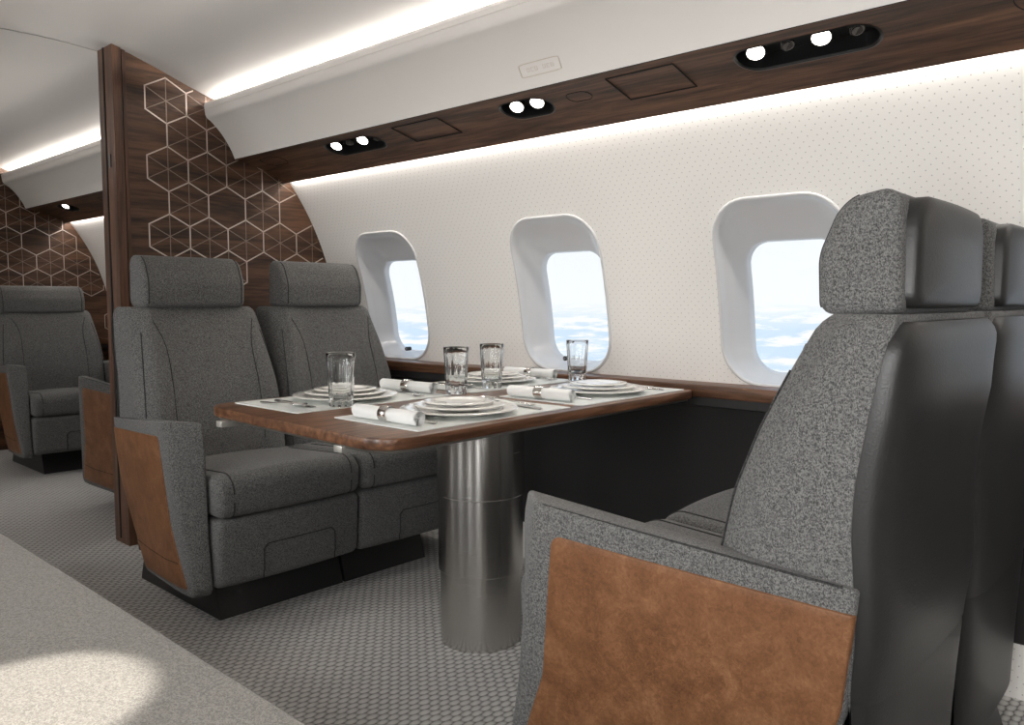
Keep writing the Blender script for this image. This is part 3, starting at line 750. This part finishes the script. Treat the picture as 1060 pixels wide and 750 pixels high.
# placemats
PC = [(1.385, 1.445, -1, 'near aisle'), (1.985, 1.455, -1, 'near window'), (1.365, 1.895, 1, 'far aisle'), (2.0, 1.915, 1, 'far window')]
who = ['at the near left corner of the table', 'at the right end nearest the camera', 'at the far left of the table', 'at the back right by the window ledge']
def place(kind_builder, spots, group, first=None):
    src = None
    for i, (loc, rz, lab, cat) in enumerate(spots):
        if src is None:
            src = kind_builder(lab, cat); r = src
        else:
            r = src.copy(); C.objects.link(r)
            for ch in src.children:
                c = ch.copy(); C.objects.link(c); c.parent = r
                for g2 in ch.children:
                    d = g2.copy(); C.objects.link(d); d.parent = c
        r.location = loc; r.rotation_euler = (0, 0, rz); r['label'] = lab; r['category'] = cat; r['group'] = group
def mk_mat(lab, cat):
    mb = MB(); P = dens(rpoly([(-.265, -.155, .004), (.265, -.155, .004), (.265, .155, .004), (-.265, .155, .004)], 3), .1)
    mb.rings([[(p.x, p.y, z) for p in P] for z in (0, .0022)], M['mat']); return mb.build('placemat')
place(mk_mat, [((x + (.005 if x < 1.6 else -.015), 1.456 if y < 1.6 else 1.893, TZ + .0002), 0, 'white placemat ' + who[i], 'placemat') for i, (x, y, _, _) in enumerate(PC)], 'placemats on the dining table')
MZ = TZ + .0026
def plate_mb(R_, h, name):
    def mk(lab, cat):
        mb = MB()
        mb.lathe([(0.0001, .0015), (R_ * .52, .0015), (R_ * .56, 0), (R_ * .60, 0), (R_ * .64, .003), (R_ * .72, h * .62), (R_ * .99, h - .0028), (R_, h - .0012), (R_ * .99, h), (R_ * .73, h * .62 + .004), (R_ * .66, .0068), (R_ * .5, .0045), (0.0001, .0045)], M['porcelain'], n=72)
        return mb.build(name, angle=60)
    return mk
stack = [('dinner_plate', .148, .015, 0, 'widest ivory plate, bottom of the stack '), ('salad_plate', .115, .012, .0112, 'middle plate of the ivory stack '), ('side_plate', .088, .010, .0215, 'small ivory plate topping the stack ')]
for nm, R_, h_, dz, lb in stack:
    place(plate_mb(R_, h_, nm), [((x, y, MZ + dz), 0, lb + who[i], 'plate') for i, (x, y, _, _) in enumerate(PC)], nm.replace('_', ' ') + 's on the table')
# tumblers
def mk_glass(lab, cat):
    mb = MB(); n = 72; H = .142
    def fl(r, z, a):
        if r < .02: return r
        return r * (1 - .055 * abs(math.sin(a * 6)) * min(1, max(0, (z - .004) / .02)) * min(1, max(0, (H - .012 - z) / .02)))
    mb.lathe([(0.0001, 0), (.029, 0), (.0315, .002), (.0325, .02), (.0345, .06), (.0368, .10), (.0388, .135), (.039, H)], M['crystal'], n=n, fn=fl)
    mb.lathe([(.039, H), (.0378, H + .0006), (.0366, H - .0005), (.036, .12), (.0338, .09), (.0315, .055), (.0292, .034), (.024, .0265), (0.0001, .0235)], M['crystal'], n=n)
    return mb.build('highball_glass', angle=50)
gl = [((1.258, 1.765), 'cut tumbler standing before the plates at the far left of the table'), ((1.680, 1.765), 'cut tumbler left of the pair in the middle of the table'), ((1.852, 1.780), 'cut tumbler right of the pair in the middle of the table'), ((2.235, 1.730), 'cut tumbler by the second window, nearest the ledge')]
place(mk_glass, [((x, y, TZ + (.0003 if i in (1,) else .0026)), i * .4, lb, 'drinking glass') for i, ((x, y), lb) in enumerate(gl)], 'highball glasses on the table')
# rolled napkins with rings
def mk_nap(lab, cat):
    r = thing('rolled_napkin', lab, 'napkin')
    mb = MB(); R = []
    n = 28
    for k_, y in enumerate([-.112, -.110] + lin(-.10, .10, 14) + [.110, .112]):
        R.append([((.0165 + .0022 * math.sin(y * 40 + 1) * abs(y) * 6 + .0012 * math.sin(3 * 2 * PI * i / n)) * math.cos(2 * PI * i / n) * (1 - .10 * math.exp(-(y / .03) ** 2)), y, .0175 + .0165 * math.sin(2 * PI * i / n) * (1 - .08 * math.exp(-(y / .03) ** 2))) for i in range(n)])
    mb.rings(R, M['linen'], cap=False)
    for s_ in (-1, 1):      # spiral of folded cloth seen at each end
        sp1 = []
        for q in range(60):
            a = q / 59 * 2.6 * 2 * PI; rr_ = .0155 * (1 - q / 59 * .86); sp1.append((rr_ * math.cos(a), rr_ * math.sin(a)))
        k = mb.mi(M['linen']); w_ = .0012
        A_ = [mb.bm.verts.new((x, s_ * .112, .0175 + z)) for x, z in sp1]; B_ = [mb.bm.verts.new((x, s_ * .085, .0175 + z)) for x, z in sp1]
        for a, b_, c_, d_ in zip(A_, A_[1:], B_[1:], B_): mb.face((a, b_, c_, d_), k)
        bmi = [((.0150) * math.cos(2 * PI * i / n), s_ * .098, .0175 + .0150 * math.sin(2 * PI * i / n)) for i in range(n)]
        mb.face([mb.bm.verts.new(p) for p in bmi], k)
    mb.build('cloth_roll', r)
    mb = MB(); R = []
    for rr_, y in ((.0172, -.014), (.0186, -.014), (.0190, -.012), (.0190, .012), (.0186, .014), (.0172, .014), (.0172, -.014)):
        R.append([(rr_ * math.cos(2 * PI * i / 32), y, .0185 + rr_ * math.sin(2 * PI * i / 32)) for i in range(32)])
    mb.rings(R, M['chrome'], cap=False); mb.build('napkin_ring', r)
    return r
place(mk_nap, [((1.163, 1.455, MZ), .02, 'rolled white napkin in a steel ring at the near left corner', 'napkin'), ((1.735, 1.475, MZ), .05, 'rolled white napkin in a steel ring, near side centre of the table', 'napkin'),
               ((1.605, 1.905, MZ), .06, 'rolled white napkin in a steel ring, far side left of the middle', 'napkin'), ((2.215, 1.935, MZ), .08, 'rolled white napkin in a steel ring at the far window corner', 'napkin')], 'rolled napkins on the table')
# cutlery (handle towards -y)
def flat(mb, st, z0=.0014, th=.0016, m='silverplate'):
    R = []
    for y, w_, z in st:
        R.append([(-w_, y, z0 + z), (-w_ * .6, y, z0 + z + th), (w_ * .6, y, z0 + z + th), (w_, y, z0 + z), (w_ * .6, y, z0 + z - th * .4), (-w_ * .6, y, z0 + z - th * .4)])
    mb.rings(R, M[m])
def mk_fork(lab, cat):
    mb = MB(); flat(mb, [(-.10, .004, .001), (-.095, .0085, .001), (-.06, .0065, .002), (0, .0035, .005), (.035, .0032, .008), (.042, .008, .006), (.052, .0115, .004), (.060, .0115, .003)])
    for i in range(4):
        x = (-.0095 + i * .0063); mb.tube([(x, .058, .0045), (x, .075, .0035), (x, .090, .006), (x * .95, .098, .009)], [.0018, .0016, .0013, .0006], M['silverplate'], 6)
    return mb.build('fork')
def mk_knife(lab, cat):
    mb = MB(); flat(mb, [(-.11, .004, .0), (-.105, .008, .0), (-.06, .0075, .001), (-.01, .0055, .001), (-.004, .006, .001)], th=.003)
    flat(mb, [(-.004, .007, .001), (.02, .0095, .001), (.07, .0095, .001), (.095, .006, .001), (.105, .001, .001)], th=.001); return mb.build('table_knife')
def mk_spoon(lab, cat):
    mb = MB(); flat(mb, [(-.095, .004, .001), (-.09, .008, .001), (-.05, .006, .002), (0, .0034, .006), (.035, .0035, .008), (.045, .006, .007)])
    R = []
    for j in range(7):
        f_ = j / 6; R.append([(.0195 * f_ * math.cos(2 * PI * i / 24), .070 + .030 * f_ * math.sin(2 * PI * i / 24), .0015 + .0085 * f_ ** 2) for i in range(24)])
    R2 = [[(x, y, z + .0010) for x, y, z in r_] for r_ in R[::-1]]; mb.rings(R + R2, M['silverplate'], cap=False); return mb.build('spoon')
fk, kn, so = [], [], []
for i, (x, y, s_, _) in enumerate(PC):
    rz = 0 if s_ < 0 else PI
    fk.append(((x - (-s_) * (.172 if s_ < 0 else .19), y + (.0 if s_ < 0 else -.06), MZ), rz + (.06 if s_ < 0 else -.35), 'steel fork beside the napkin ' + who[i], 'fork'))
    kn.append(((x + (-s_) * (.185 if s_ < 0 else .170), y - .01, MZ), rz - .05, 'steel knife beside the plates ' + who[i], 'knife'))
    so.append(((x + (-s_) * (.222 if s_ < 0 else .205), y + (.04 if s_ < 0 else 0.0), MZ), rz + .08, 'steel spoon beside the plates ' + who[i], 'spoon'))
place(mk_fork, fk, 'forks on the table'); place(mk_knife, kn, 'knives on the table'); place(mk_spoon, so, 'spoons on the table')
